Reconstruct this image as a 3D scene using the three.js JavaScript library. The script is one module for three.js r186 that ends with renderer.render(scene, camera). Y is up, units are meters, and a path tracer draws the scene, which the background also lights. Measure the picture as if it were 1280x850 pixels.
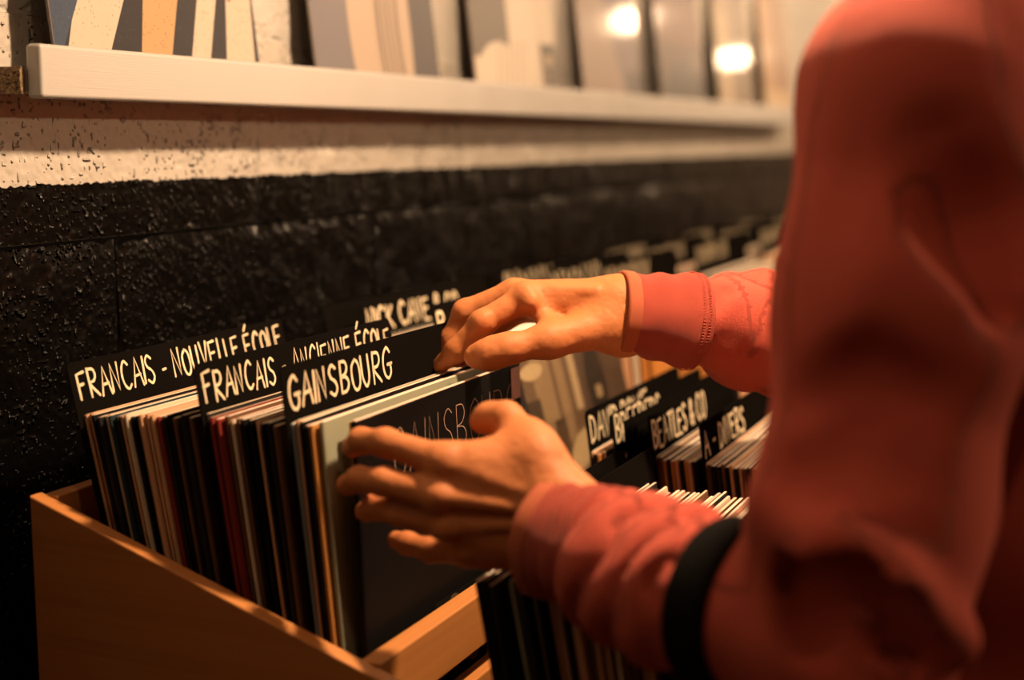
import * as THREE from 'three';
import { RoundedBoxGeometry } from 'three/addons/geometries/RoundedBoxGeometry.js';
import { mergeGeometries } from 'three/addons/utils/BufferGeometryUtils.js';

// ---------------------------------------------------------------- camera, exposure, lamps
const scene = new THREE.Scene();
scene.background = new THREE.Color(0x000000);
const camera = new THREE.PerspectiveCamera(26.89, 1280 / 850, 0.05, 40);
camera.position.set(0, 1.38, 0);
camera.lookAt(0.90808, 1.38 - 0.14088, -0.39440);
camera.focus = 1.24;
camera.userData.fStop = 2.2;
scene.add(camera);
const renderer = new THREE.WebGLRenderer({ antialias: true });
renderer.toneMapping = THREE.LinearToneMapping;
renderer.toneMappingExposure = 0.72;
renderer.shadowMap.enabled = true;
const LAMP_COLOR = new THREE.Color().setRGB(1, 0.66, 0.39);
const LAMPS = [[1.13, 1.96, -0.13, 9.0], [3.3, 2.05, 0.0, 6.5], [5.3, 2.05, 0.0, 8], [7.4, 2.05, 0.15, 5], [0.35, 2.3, 0.12, 0.3], [2.3, 2.1, 1.7, 9]];  // the weak near-aisle bulb and the far-aisle bulb are unseen, added as fill

// ---------------------------------------------------------------- small tools
function rng(seed) { let a = seed >>> 0; return () => { a = (a + 0x6D2B79F5) | 0; let t = Math.imul(a ^ (a >>> 15), 1 | a); t = (t + Math.imul(t ^ (t >>> 7), 61 | t)) ^ t; return ((t ^ (t >>> 14)) >>> 0) / 4294967296; }; }
const used = {};
function numbered(name) { const n = used[name] || 0; used[name] = n + 1; return n ? `${name}_${String(n).padStart(3, '0')}` : name; }
function tag(o, label, category, group) { o.userData.label = label; o.userData.category = category; if (group) o.userData.group = group; return o; }
function thing(name, label, category, pos = [0, 0, 0], group) { const o = new THREE.Group(); o.name = numbered(name); o.position.set(...pos); scene.add(o); return tag(o, label, category, group); }
function mesh(name, geo, mat, parent = scene) { const m = new THREE.Mesh(geo, mat); m.name = parent === scene ? numbered(name) : partName(name, parent); m.castShadow = m.receiveShadow = true; parent.add(m); return m; }
function partName(name, parent) { const c = (parent.userData.counts ||= {}); const n = c[name] || 0; c[name] = n + 1; return n ? `${name}_${String(n).padStart(3, '0')}` : name; }
function struct(name, geo, mat, parent = scene) { const m = mesh(name, geo, mat, parent); if (parent === scene) m.userData.kind = 'structure'; return m; }
const V = (a) => new THREE.Vector3(...a);
const mix = (a, b, t) => a + (b - a) * t, clamp = (x, a, b) => Math.min(b, Math.max(a, x));
function std(r, g, b, rough = 0.7, more = {}) { return new THREE.MeshStandardMaterial({ color: new THREE.Color().setRGB(r, g, b), roughness: rough, ...more }); }
function phys(r, g, b, rough = 0.7, more = {}) { return new THREE.MeshPhysicalMaterial({ color: new THREE.Color().setRGB(r, g, b), roughness: rough, ...more }); }
function box(w, h, d, x = 0, y = 0, z = 0, r = 0.0015) { const g = new RoundedBoxGeometry(w, h, d, 1, Math.min(r, w / 2.2, h / 2.2, d / 2.2)); g.translate(x, y, z); return g; }

// value noise, smooth, periodic on demand
function hash3(x, y, z) { let h = Math.imul(x, 374761393) ^ Math.imul(y, 668265263) ^ Math.imul(z, 2147483647 ^ 1013904223); h = Math.imul(h ^ (h >>> 13), 1274126177); return ((h ^ (h >>> 16)) >>> 0) / 4294967296; }
function noise3(x, y, z, per = 0) {
  const xi = Math.floor(x), yi = Math.floor(y), zi = Math.floor(z), f = (t) => t * t * (3 - 2 * t);
  const u = f(x - xi), v = f(y - yi), w = f(z - zi), m = (n) => per ? ((n % per) + per) % per : n;
  const c = (i, j, k) => hash3(m(xi + i), m(yi + j), zi + k);
  return mix(mix(mix(c(0, 0, 0), c(1, 0, 0), u), mix(c(0, 1, 0), c(1, 1, 0), u), v), mix(mix(c(0, 0, 1), c(1, 0, 1), u), mix(c(0, 1, 1), c(1, 1, 1), u), v), w);
}
function heightTexture(n, fn, repeat = [1, 1]) {
  const d = new Uint8Array(n * n * 4);
  for (let y = 0; y < n; y++) for (let x = 0; x < n; x++) { const h = clamp(fn(x / n, y / n), 0, 1) * 255, i = (y * n + x) * 4; d[i] = d[i + 1] = d[i + 2] = h; d[i + 3] = 255; }
  const t = new THREE.DataTexture(d, n, n); t.wrapS = t.wrapT = THREE.RepeatWrapping; t.magFilter = THREE.LinearFilter; t.minFilter = THREE.LinearFilter; t.repeat.set(...repeat); t.needsUpdate = true; return t;
}
function canvasTexture(w, h, draw) {
  const c = document.createElement('canvas'); c.width = w; c.height = h; const x = c.getContext('2d'); draw(x, w, h);
  const t = new THREE.CanvasTexture(c); t.colorSpace = THREE.SRGBColorSpace; t.wrapS = t.wrapT = THREE.RepeatWrapping; return t;
}

// signed distance figure modelling: rounded cones joined by a smooth minimum, meshed by surface nets
class Field {
  constructor() { this.p = []; this.extra = null; }
  add(a, b, ra, rb, k = 0.01, op = 0) { this.p.push({ a, b, ra, rb, k, op, m: Math.max(ra, rb) }); return this; }
  chain(pts, k = 0.006) { for (let i = 0; i + 1 < pts.length; i++) this.add(pts[i][0], pts[i + 1][0], pts[i][1], pts[i + 1][1], k); return this; }
  at(x, y, z) {
    let d = 1e3;
    for (const q of this.p) {
      const ax = q.a[0], ay = q.a[1], az = q.a[2], bx = q.b[0] - ax, by = q.b[1] - ay, bz = q.b[2] - az, px = x - ax, py = y - ay, pz = z - az;
      const bb = bx * bx + by * by + bz * bz, h = bb > 1e-12 ? clamp((px * bx + py * by + pz * bz) / bb, 0, 1) : 0;
      const dx = px - bx * h, dy = py - by * h, dz = pz - bz * h, e = Math.sqrt(dx * dx + dy * dy + dz * dz) - mix(q.ra, q.rb, h);
      if (q.op === 0) { if (e - d > q.k) continue; const t = Math.max(q.k - Math.abs(d - e), 0) / q.k; d = Math.min(d, e) - t * t * q.k * 0.25; }
      else { if (-e - d < -q.k) continue; const t = Math.max(q.k - Math.abs(d + e), 0) / q.k; d = Math.max(d, -e) + t * t * q.k * 0.25; }
    }
    return this.extra ? this.extra(x, y, z, d) : d;
  }
  mesh(lo, hi, s) {
    const n = [0, 1, 2].map((i) => Math.ceil((hi[i] - lo[i]) / s) + 1), [nx, ny, nz] = n, F = new Float32Array(nx * ny * nz).fill(1), B = 4;
    const I = (i, j, k) => i + nx * (j + ny * k);
    for (let k0 = 0; k0 < nz; k0 += B) for (let j0 = 0; j0 < ny; j0 += B) for (let i0 = 0; i0 < nx; i0 += B) {   // skip blocks far from the surface
      const c = this.at(lo[0] + (i0 + B / 2) * s, lo[1] + (j0 + B / 2) * s, lo[2] + (k0 + B / 2) * s);
      const far = Math.abs(c) > s * B * 1.3 + 0.02;
      for (let k = k0; k < Math.min(k0 + B, nz); k++) for (let j = j0; j < Math.min(j0 + B, ny); j++) for (let i = i0; i < Math.min(i0 + B, nx); i++)
        F[I(i, j, k)] = far ? c : this.at(lo[0] + i * s, lo[1] + j * s, lo[2] + k * s);
    }
    const id = new Int32Array(nx * ny * nz).fill(-1), P = [], X = [];
    for (let k = 0; k < nz - 1; k++) for (let j = 0; j < ny - 1; j++) for (let i = 0; i < nx - 1; i++) {
      let m = 0, sx = 0, sy = 0, sz = 0;
      const v = []; let neg = 0; for (let c = 0; c < 8; c++) { const q = F[I(i + (c & 1), j + ((c >> 1) & 1), k + (c >> 2))]; v.push(q); if (q < 0) neg++; }
      if (neg === 0 || neg === 8) continue;
      for (const [a, b] of EDGES) if ((v[a] < 0) !== (v[b] < 0)) { const t = v[a] / (v[a] - v[b]); sx += mix(a & 1, b & 1, t); sy += mix((a >> 1) & 1, (b >> 1) & 1, t); sz += mix(a >> 2, b >> 2, t); m++; }
      id[I(i, j, k)] = P.length / 3; P.push(lo[0] + (i + sx / m) * s, lo[1] + (j + sy / m) * s, lo[2] + (k + sz / m) * s);
    }
    const quad = (a, b, c, d, flip) => { if (a < 0 || b < 0 || c < 0 || d < 0) return; if (flip) X.push(a, c, b, a, d, c); else X.push(a, b, c, a, c, d); };
    for (let k = 1; k < nz - 1; k++) for (let j = 1; j < ny - 1; j++) for (let i = 1; i < nx - 1; i++) {
      const f = F[I(i, j, k)] < 0;
      if (f !== (F[I(i + 1, j, k)] < 0)) quad(id[I(i, j - 1, k - 1)], id[I(i, j, k - 1)], id[I(i, j, k)], id[I(i, j - 1, k)], !f);
      if (f !== (F[I(i, j + 1, k)] < 0)) quad(id[I(i - 1, j, k - 1)], id[I(i - 1, j, k)], id[I(i, j, k)], id[I(i, j, k - 1)], !f);
      if (f !== (F[I(i, j, k + 1)] < 0)) quad(id[I(i - 1, j - 1, k)], id[I(i, j - 1, k)], id[I(i, j, k)], id[I(i - 1, j, k)], !f);
    }
    const N = new Float32Array(P.length), e = s * 0.6;
    for (let v = 0; v < P.length; v += 3) {
      const [x, y, z] = [P[v], P[v + 1], P[v + 2]], gx = this.at(x + e, y, z) - this.at(x - e, y, z), gy = this.at(x, y + e, z) - this.at(x, y - e, z), gz = this.at(x, y, z + e) - this.at(x, y, z - e), l = Math.hypot(gx, gy, gz) || 1;
      N[v] = gx / l; N[v + 1] = gy / l; N[v + 2] = gz / l;
    }
    const g = new THREE.BufferGeometry(); g.setAttribute('position', new THREE.Float32BufferAttribute(P, 3)); g.setAttribute('normal', new THREE.BufferAttribute(N, 3)); g.setIndex(X);
    const uv = new Float32Array(P.length / 3 * 2); for (let v = 0; v < uv.length / 2; v++) { const ax = Math.abs(N[v * 3]), az = Math.abs(N[v * 3 + 2]); uv[v * 2] = ax > az ? P[v * 3 + 2] : P[v * 3]; uv[v * 2 + 1] = P[v * 3 + 1]; }
    g.setAttribute('uv', new THREE.BufferAttribute(uv, 2));
    return g;
  }
}
const EDGES = [[0, 1], [2, 3], [4, 5], [6, 7], [0, 2], [1, 3], [4, 6], [5, 7], [0, 4], [1, 5], [2, 6], [3, 7]];

// ---------------------------------------------------------------- room shell
const WALL_Z = -0.88, X0 = -1.6, X1 = 9.6, Z1 = 2.6, H = 2.75;
const darkPaint = std(0.12, 0.06, 0.03, 0.8), floorMat = std(0.09, 0.045, 0.025, 0.6), ceilMat = std(0.16, 0.13, 0.11, 0.9);
struct('floor', box(X1 - X0 + 0.4, 0.1, Z1 + 1.5, (X0 + X1) / 2, -0.05, 0.8), floorMat);
struct('ceiling', box(X1 - X0 + 0.4, 0.1, Z1 + 1.5, (X0 + X1) / 2, H + 0.05, 0.8), ceilMat);
struct('wall_front', box(X1 - X0 + 0.4, H, 0.1, (X0 + X1) / 2, H / 2, Z1 + 0.05), darkPaint);
struct('wall_left', box(0.1, H, Z1 + 1.2, X0 - 0.05, H / 2, 0.8), std(0.06, 0.03, 0.015, 0.8));
struct('wall_right', box(0.1, H, Z1 + 1.2, X1 + 0.05, H / 2, 0.8), std(0.5, 0.42, 0.34, 0.85));

// rough painted blockwork: cream above 1.338 m, black below
const pitted = (u, v) => {
  let h = 0.55; h += 0.22 * (noise3(u * 24, v * 24, 1, 24) - 0.5) + 0.20 * (noise3(u * 64, v * 64, 2, 64) - 0.5) + 0.16 * (noise3(u * 150, v * 150, 3, 150) - 0.5);
  const p = noise3(u * 46, v * 46, 5, 46) * 0.6 + noise3(u * 110, v * 110, 6, 110) * 0.4; if (p > 0.66) h -= (p - 0.66) * 3.2;
  return h;
};
const rough1 = (u, v) => {   // thick gloss paint over coarse grit: shallow swells with sparse steep grains
  let h = 0.35 + 0.16 * (noise3(u * 30, v * 30, 7, 30) - 0.5) + 0.10 * (noise3(u * 90, v * 90, 8, 90) - 0.5);
  const g = noise3(u * 150, v * 150, 9, 150), k = noise3(u * 26, v * 26, 10, 26); const th = 0.78 - 0.34 * (k - 0.5); if (g > th) h += (g - th) * 2.6;
  return h;
};
const bumpCream = heightTexture(1024, pitted, [1, 0.4]), bumpBlack = heightTexture(1024, rough1, [1, 0.4]);
const PAINT_Y = 1.338, COURSE_Y = 1.286, BH = 0.2, BW = 0.5;
const rw = rng(11);
const creamCss = '#aca69d', blackCss = '#070605';
const splitMap = (seed) => canvasTexture(1024, 410, (x, w, h) => {
  x.fillStyle = creamCss; x.fillRect(0, 0, w, h); x.fillStyle = blackCss; const y0 = h * (1 - (PAINT_Y - COURSE_Y) / BH);
  x.beginPath(); x.moveTo(0, h); x.lineTo(0, y0); for (let i = 0; i <= w; i += 3) x.lineTo(i, y0 + 5 * (noise3(i / 9, 0, seed) - 0.5) + 4 * (noise3(i / 60, 1, seed) - 0.5)); x.lineTo(w, h); x.fill();
});
const creamMats = [0, 1].map((i) => { const b = bumpCream.clone(); b.offset.set(0.37 * i, 0.21 * i); b.needsUpdate = true; return std(0.41, 0.39, 0.355, 0.75, { bumpMap: b, bumpScale: 0.0035 }); });
const splitMats = [31, 32, 33].map((s, i) => { const b = bumpBlack.clone(); b.offset.set(0.31 * i, 0.4 * i); b.needsUpdate = true; return phys(1, 1, 1, 0.24, { map: splitMap(s), bumpMap: b, bumpScale: 0.009, specularIntensity: 0.3 }); });
const blackMats = [41, 42, 43].map((_, i) => { const b = bumpBlack.clone(); b.offset.set(0.17 * i, 0.23 * i); b.needsUpdate = true; return phys(0.0021, 0.0018, 0.0016, 0.24, { bumpMap: b, bumpScale: 0.010, specularIntensity: 0.3 }); });
function blockGeometry(seed, w = BW, h = BH, nx = 40, ny = 16) {   // worn arrises and a slightly uneven face
  const g = new THREE.PlaneGeometry(w - 0.003, h - 0.003, nx, ny), p = g.attributes.position;
  for (let i = 0; i < p.count; i++) {
    const x = p.getX(i), y = p.getY(i), e = Math.min(w / 2 - Math.abs(x), h / 2 - Math.abs(y));
    let z = 0.0022 * (noise3(x * 30, y * 30, seed) - 0.5) + 0.0022 * (noise3(x * 90, y * 90, seed + 1) - 0.5);
    if (e < 0.012) z -= 0.002 * Math.pow(1 - e / 0.012, 1.5) * (0.5 + noise3(x * 60, y * 60, seed + 2)); p.setZ(i, z);
  }
  g.computeVertexNormals();
  const b = new THREE.BoxGeometry(w - 0.003, h - 0.003, 0.02); b.translate(0, 0, -0.0155);
  return mergeGeometries([g, b]);
}
const blockGeos = [1, 2, 3, 4].map((s) => blockGeometry(s * 10));
const wall = new THREE.Group(); wall.name = 'wall_back'; wall.userData.kind = 'structure'; scene.add(wall);
mesh('mortar_bed', box(X1 - X0, PAINT_Y, 0.1, (X0 + X1) / 2, PAINT_Y / 2, WALL_Z - 0.0525), phys(0.0022, 0.002, 0.002, 0.9, { specularIntensity: 0.0 }), wall);
mesh('mortar_bed', box(X1 - X0, H - PAINT_Y, 0.1, (X0 + X1) / 2, (H + PAINT_Y) / 2, WALL_Z - 0.0525), std(0.44, 0.42, 0.38, 0.9), wall);
for (let row = -2; row <= 6; row++) {
  const y = COURSE_Y + row * BH + BH / 2; if (y + BH / 2 > H) continue;
  for (let i = -3; i < 18; i++) {
    const x = (row % 2 === 0 ? 1.33 : 1.085) + (i - 3) * BW + BW / 2; if (x > 7.5 || x < -1.4) continue;
    const k = Math.floor(rw() * 3), m = mesh('block', blockGeos[Math.floor(rw() * 4)], row > 0 ? creamMats[k % 2] : row === 0 ? splitMats[k] : blackMats[k], wall);
    m.position.set(x, y, WALL_Z - 0.0005 + rw() * 0.001);
  }
}
{ // rendered field of the wall where blocks are never in view
  const gl = [box(11.1, 0.885, 0.012, 4.0, 0.4425, WALL_Z - 0.001)]; mesh('lower_plaster', mergeGeometries(gl), phys(0.002, 0.002, 0.002, 0.9, { specularIntensity: 0.0 }), wall);
}
// a door post far along the wall
struct('trim_1', box(0.11, 2.3, 0.06, 5.05, 1.15, WALL_Z + 0.03), std(0.55, 0.26, 0.09, 0.5));

// ---------------------------------------------------------------- pendant lamps in a row over the bins, plus added fill bulbs off the row
LAMPS.forEach(([x, y, z, power], i) => {
  const t = thing('pendant_lamp', ['bare warm bulb hanging over the nearest record bins', 'bare warm bulb hanging over the middle of the picture ledge', 'bare warm bulb hanging past the far end of the ledge', 'bare warm bulb hanging farthest along the shop', 'weak unseen fill bulb added over the aisle before the first record bin', 'unseen warm fill bulb added on the far side of the aisle'][i], 'lamp', [x, H, z], 'pendant bulbs over the bins');
  mesh('ceiling_rose', new THREE.CylinderGeometry(0.045, 0.05, 0.025, 24).translate(0, -0.0125, 0), std(0.02, 0.02, 0.02, 0.5), t);
  mesh('cord', new THREE.CylinderGeometry(0.003, 0.003, H - y - 0.1, 8).translate(0, -(H - y - 0.1) / 2 - 0.02, 0), std(0.02, 0.02, 0.02, 0.6), t);
  mesh('socket', new THREE.CylinderGeometry(0.017, 0.02, 0.055, 20).translate(0, -(H - y) + 0.062, 0), std(0.03, 0.028, 0.025, 0.4), t);
  const b = mesh('bulb', new THREE.LatheGeometry([[0, -0.038], [0.018, -0.034], [0.031, -0.018], [0.034, 0], [0.029, 0.018], [0.017, 0.034], [0.013, 0.04]].map((p) => new THREE.Vector2(...p)), 24).translate(0, -(H - y), 0), new THREE.MeshStandardMaterial({ color: 0x000000, emissive: LAMP_COLOR, emissiveIntensity: 60 }), t);
  b.castShadow = false;
  const l = new THREE.PointLight(LAMP_COLOR, power, 0, 2); l.position.set(0, -(H - y), 0); l.castShadow = true; l.shadow.radius = 1.7; l.name = 'bulb_light'; t.add(l);
});

// ---------------------------------------------------------------- picture ledge
const ledge = thing('picture_ledge', 'long cream painted picture ledge with a raised front lip fixed to the block wall', 'shelf', [0.926, 1.412, WALL_Z]);
const cream = std(0.34, 0.327, 0.31, 0.42, { bumpMap: heightTexture(256, (u, v) => 0.5 + 0.3 * (noise3(u * 8, v * 60, 3, 8) - 0.5) + 0.3 * (noise3(u * 40, v * 40, 4, 40) - 0.5), [3, 3]), bumpScale: 0.0002 });
const LEN = 2.87;
mesh('front_lip', box(LEN, 0.044, 0.016, LEN / 2, 0.022, 0.052, 0.0035), cream, ledge);
mesh('base_board', box(LEN - 0.002, 0.019, 0.0425, LEN / 2, 0.0145, 0.0225, 0.001), cream, ledge);
mesh('raw_end', (() => { const g = new THREE.BoxGeometry(0.004, 0.022, 0.043, 1, 12, 24), p = g.attributes.position; for (let i = 0; i < p.count; i++) if (p.getX(i) < 0) p.setX(i, p.getX(i) - 0.003 * noise3(p.getY(i) * 500, p.getZ(i) * 500, 2)); g.computeVertexNormals(); g.translate(-0.0025, 0.0145, 0.0222); return g; })(),
  new THREE.MeshStandardMaterial({ roughness: 0.95, map: canvasTexture(128, 64, (x, w, h) => { x.fillStyle = '#7d6a50'; x.fillRect(0, 0, w, h); const r = rng(3); for (let i = 0; i < 500; i++) { const s = r(); x.fillStyle = s < 0.4 ? '#3c3022' : s < 0.75 ? '#a28b68' : '#5f4e39'; x.fillRect(r() * w, r() * h, 2 + r() * 6, 1 + r() * 3); } }) }), ledge).userData.label = 'raw speckled chipboard end';

// covers stand leaning on the wall; generic pictures only
const R2 = (s) => rng(s);
const coverArt = [
  (x, w, h) => { x.fillStyle = '#2b2a33'; x.fillRect(0, 0, w, h); const r = R2(5); const bands = [[0.03, 0.20, 0.16, 0.36], [0.36, 0.50, 0.44, 0.60], [0.60, 0.70, 0.72, 0.80], [0.80, 0.97, 0.86, 0.99]];
    for (const [a, b, c, d] of bands) { x.fillStyle = a === 0.36 ? '#cba97e' : '#d9cdc0'; x.beginPath(); x.moveTo(a * w, h); x.lineTo(b * w, h); x.lineTo(d * w, h * 0.72); x.lineTo((d - 0.05) * w, h * 0.6); x.lineTo(c * w, h * 0.66); x.fill(); }
    x.fillStyle = '#3d4f6b'; x.beginPath(); x.moveTo(0, h); x.lineTo(0, h * 0.5); x.lineTo(w * 0.3, h * 0.5); x.fill();
    x.strokeStyle = '#5a4838'; x.lineWidth = 9; for (let i = 0; i < 7; i++) { x.beginPath(); x.moveTo((0.02 + 0.14 * i) * w, h * 0.74); x.lineTo((0.1 + 0.14 * i) * w, h * (0.64 + 0.04 * (i % 3))); x.stroke(); }
    for (let i = 0; i < 2600; i++) { x.fillStyle = r() < 0.5 ? 'rgba(20,18,22,.35)' : 'rgba(150,130,110,.22)'; x.fillRect(r() * w, r() * h, 2, 2); } },
  (x, w, h) => { x.fillStyle = '#7d7b86'; x.fillRect(0, 0, w, h); x.fillStyle = '#4d4a50'; x.fillRect(w * 0.74, 0, w * 0.26, h); x.fillStyle = '#cbb9a8'; x.beginPath(); x.moveTo(w * 0.3, h); x.bezierCurveTo(w * 0.22, h * 0.7, w * 0.3, h * 0.3, w * 0.5, 0); x.lineTo(w * 0.8, 0); x.bezierCurveTo(w * 0.75, h * 0.4, w * 0.8, h * 0.7, w * 0.76, h); x.fill(); const r = R2(8); x.lineWidth = 5; for (let i = 0; i < 15; i++) { x.strokeStyle = i % 2 ? '#5b5048' : '#a08f80'; x.beginPath(); const a = 0.5 + 0.24 * r(); x.moveTo(a * w, h); x.quadraticCurveTo((a - 0.06) * w, h * 0.7, (a + 0.03 * r()) * w, h * 0.45); x.stroke(); } },
  (x, w, h) => { x.fillStyle = '#e6dccd'; x.fillRect(0, 0, w, h); x.fillStyle = '#6d665f'; x.fillRect(0, 0, w * 0.42, h * 0.82); x.fillStyle = '#efe6d8'; x.beginPath(); x.ellipse(w * 0.3, h * 0.98, w * 0.3, h * 0.24, 0, 0, 7); x.fill(); x.beginPath(); x.ellipse(w * 0.58, h * 0.72, w * 0.16, h * 0.28, 0.3, 0, 7); x.fill(); x.strokeStyle = '#9a8f82'; x.lineWidth = 4; for (let i = 0; i < 6; i++) { x.beginPath(); x.moveTo(w * (0.2 + 0.08 * i), h); x.quadraticCurveTo(w * (0.3 + 0.05 * i), h * 0.85, w * (0.28 + 0.07 * i), h * 0.72); x.stroke(); } x.fillStyle = '#3b3029'; x.fillRect(w * 0.8, h * 0.72, w * 0.2, h * 0.28); x.fillStyle = '#bda98e'; x.beginPath(); x.ellipse(w * 0.9, h * 0.8, w * 0.05, h * 0.035, 0, 0, 7); x.fill(); for (let i = 0; i < 5; i++) x.fillRect(w * 0.84, h * (0.86 + 0.022 * i), w * 0.11, 3); },
  (x, w, h) => { const g = x; g.fillStyle = '#a4938a'; g.fillRect(0, 0, w, h); g.fillStyle = '#7c7078'; g.beginPath(); g.moveTo(w * 0.2, 0); g.bezierCurveTo(w * 0.5, h * 0.3, w * 0.4, h * 0.6, w * 0.75, h); g.lineTo(w, h); g.lineTo(w, 0); g.fill(); g.fillStyle = '#4b4347'; g.fillRect(w * 0.72, h * 0.8, w * 0.28, h * 0.2); },
  (x, w, h) => { x.fillStyle = '#4d352f'; x.fillRect(0, 0, w, h); x.fillStyle = '#6d4a42'; x.fillRect(0, h * 0.1, w, h * 0.48); x.fillStyle = '#231f1c'; x.beginPath(); x.ellipse(w * 0.55, h * 0.98, w * 0.48, h * 0.3, 0, 0, 7); x.fill(); },
  (x, w, h) => { x.fillStyle = '#9d8a72'; x.fillRect(0, 0, w, h); x.fillStyle = '#6f6254'; x.fillRect(w * 0.55, 0, w * 0.3, h); x.fillStyle = '#bfae93'; x.fillRect(w * 0.1, h * 0.3, w * 0.25, h * 0.7); },
  (x, w, h) => { x.fillStyle = '#b48d62'; x.fillRect(0, 0, w, h); x.fillStyle = '#8b623f'; x.fillRect(w * 0.5, 0, w * 0.3, h); x.fillStyle = '#d8bd95'; x.fillRect(0, h * 0.8, w, h * 0.2); }];
const ledgeLabels = ['record sleeve at the raw end of the ledge, slanting cream bands on dark blue-grey', 'record sleeve second along the ledge, pale draped shape on grey', 'record sleeve third along the ledge, mostly white with a dark corner label', 'record sleeve fourth along the ledge, mauve-grey with a dark corner', 'dark maroon record sleeve fifth along the ledge', 'dull beige record sleeve sixth along the ledge, beside the dark maroon one', 'tan record sleeve at the far end of the ledge'];
const leanA = THREE.MathUtils.degToRad(7);
const wrapBump = heightTexture(256, (u, v) => 0.5 + 0.5 * (noise3(u * 4, v * 4, 3, 4) - 0.5) + 0.08 * (noise3(u * 20, v * 20, 4, 20) - 0.5));
coverArt.forEach((art, i) => {
  const t = thing('ledge_record', ledgeLabels[i], 'record', [0.966 + 0.4225 * i + 0.155, 1.4365, WALL_Z + 0.0435], 'record sleeves on the picture ledge');
  t.rotation.x = -leanA;
  mesh('sleeve', box(0.31, 0.31, 0.0035, 0, 0.155, -0.0028, 0.001), std(0.10, 0.085, 0.075, 0.6), t);
  mesh('cover_print', new THREE.PlaneGeometry(0.308, 0.308).translate(0, 0.155, -0.0009), new THREE.MeshPhysicalMaterial({ map: canvasTexture(512, 512, art), color: new THREE.Color().setRGB(0.52, 0.49, 0.46), roughness: 0.5, specularIntensity: 0.3, clearcoat: 0.4, clearcoatRoughness: 0.05, bumpMap: wrapBump, bumpScale: 0.0012 }), t);
});

// ---------------------------------------------------------------- record bins
const wood = (r, g, b) => std(r, g, b, 0.45, { map: woodMap, bumpMap: woodBump, bumpScale: 0.0003 });
const woodMap = canvasTexture(512, 512, (x, w, h) => { x.fillStyle = '#f0ece6'; x.fillRect(0, 0, w, h); const r = rng(77); for (let i = 0; i < 420; i++) { const y = r() * h; x.strokeStyle = `rgba(${120 + 60 * r() | 0},${90 + 40 * r() | 0},60,${0.02 + 0.05 * r()})`; x.lineWidth = 0.5 + r() * 2; x.beginPath(); x.moveTo(0, y); x.bezierCurveTo(w * 0.3, y + 8 * (r() - 0.5), w * 0.6, y + 8 * (r() - 0.5), w, y); x.stroke(); } });
const woodBump = heightTexture(256, (u, v) => 0.5 + 0.5 * (noise3(u * 6, v * 90, 2, 6) - 0.5), [1, 1]);
const binWood = wood(0.60, 0.25, 0.075);
const BIN_X = 0.870, PITCH = 0.4205, T = 0.015, ZB = -0.802, ZF = -0.185;
const topY = (z) => 1.094 - (z - ZB) * 0.33;
function sideGeo() {
  const s = new THREE.Shape(); s.moveTo(ZB, 0.0); s.lineTo(ZF, 0.0); s.lineTo(ZF, topY(ZF)); s.lineTo(ZB, topY(ZB)); s.closePath();
  const g = new THREE.ExtrudeGeometry(s, { depth: T - 0.003, bevelEnabled: true, bevelThickness: 0.0015, bevelSize: 0.0015, bevelOffset: -0.0015, bevelSegments: 2 });
  g.rotateY(-Math.PI / 2); g.translate(T - 0.0015, 0, 0); return g;   // shape x becomes world z
}
function partitionGeo(w, h) {   // board with a rounded hand slot
  const s = new THREE.Shape(); s.moveTo(0, 0); s.lineTo(w, 0); s.lineTo(w, h); s.lineTo(0, h); s.closePath();
  const c = new THREE.Path(), y = h - 0.06, r = 0.0125, a = 0.062, b = 0.30; c.moveTo(a, y - r); c.absarc(b, y, r, -Math.PI / 2, Math.PI / 2, false); c.absarc(a, y, r, Math.PI / 2, Math.PI * 1.5, false); s.holes.push(c);
  const g = new THREE.ExtrudeGeometry(s, { depth: 0.015, bevelEnabled: true, bevelThickness: 0.0015, bevelSize: 0.0015, bevelOffset: -0.0015, bevelSegments: 2, curveSegments: 10 }); return g;
}
const NBIN = 7, inner = PITCH - T;
const sideG = sideGeo(), partG = partitionGeo(inner - 0.001, 0.26), binBoard = {};
const backG = box(inner - 0.001, topY(ZB) - 0.002, T, inner / 2 + T, (topY(ZB) - 0.002) / 2, ZB + T / 2), frontG = box(inner - 0.001, topY(ZF), T, inner / 2 + T, topY(ZF) / 2, ZF - T / 2);
const floorB = box(inner - 0.001, 0.014, 0.275, inner / 2 + T, 0.845, -0.648), floorF = box(inner - 0.001, 0.014, 0.27, inner / 2 + T, 0.741, -0.337);
for (let i = 0; i < NBIN; i++) {
  const which = ['nearest the raw-ended ledge, its bare side panel in view', 'second from the left, behind the hands', 'third from the left', 'fourth from the left', 'fifth from the left', 'sixth from the left', 'seventh from the left, at the far end'][i];
  const b = thing('record_bin', `orange-brown wooden record bin ${which}`, 'record bin', [BIN_X + i * PITCH, 0, 0], 'wooden record bins along the wall');
  mesh('side_panel', sideG, binWood, b); if (i === NBIN - 1) mesh('side_panel', sideG, binWood, b).position.x = PITCH;
  mesh('back_panel', backG, binWood, b); mesh('front_panel', frontG, binWood, b);
  mesh('partition', partG, binWood, b).position.set(T + 0.0005, topY(-0.5) - 0.26, -0.5075);
  mesh('rear_floor', floorB, binWood, b); mesh('front_floor', floorF, binWood, b);
}

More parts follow.
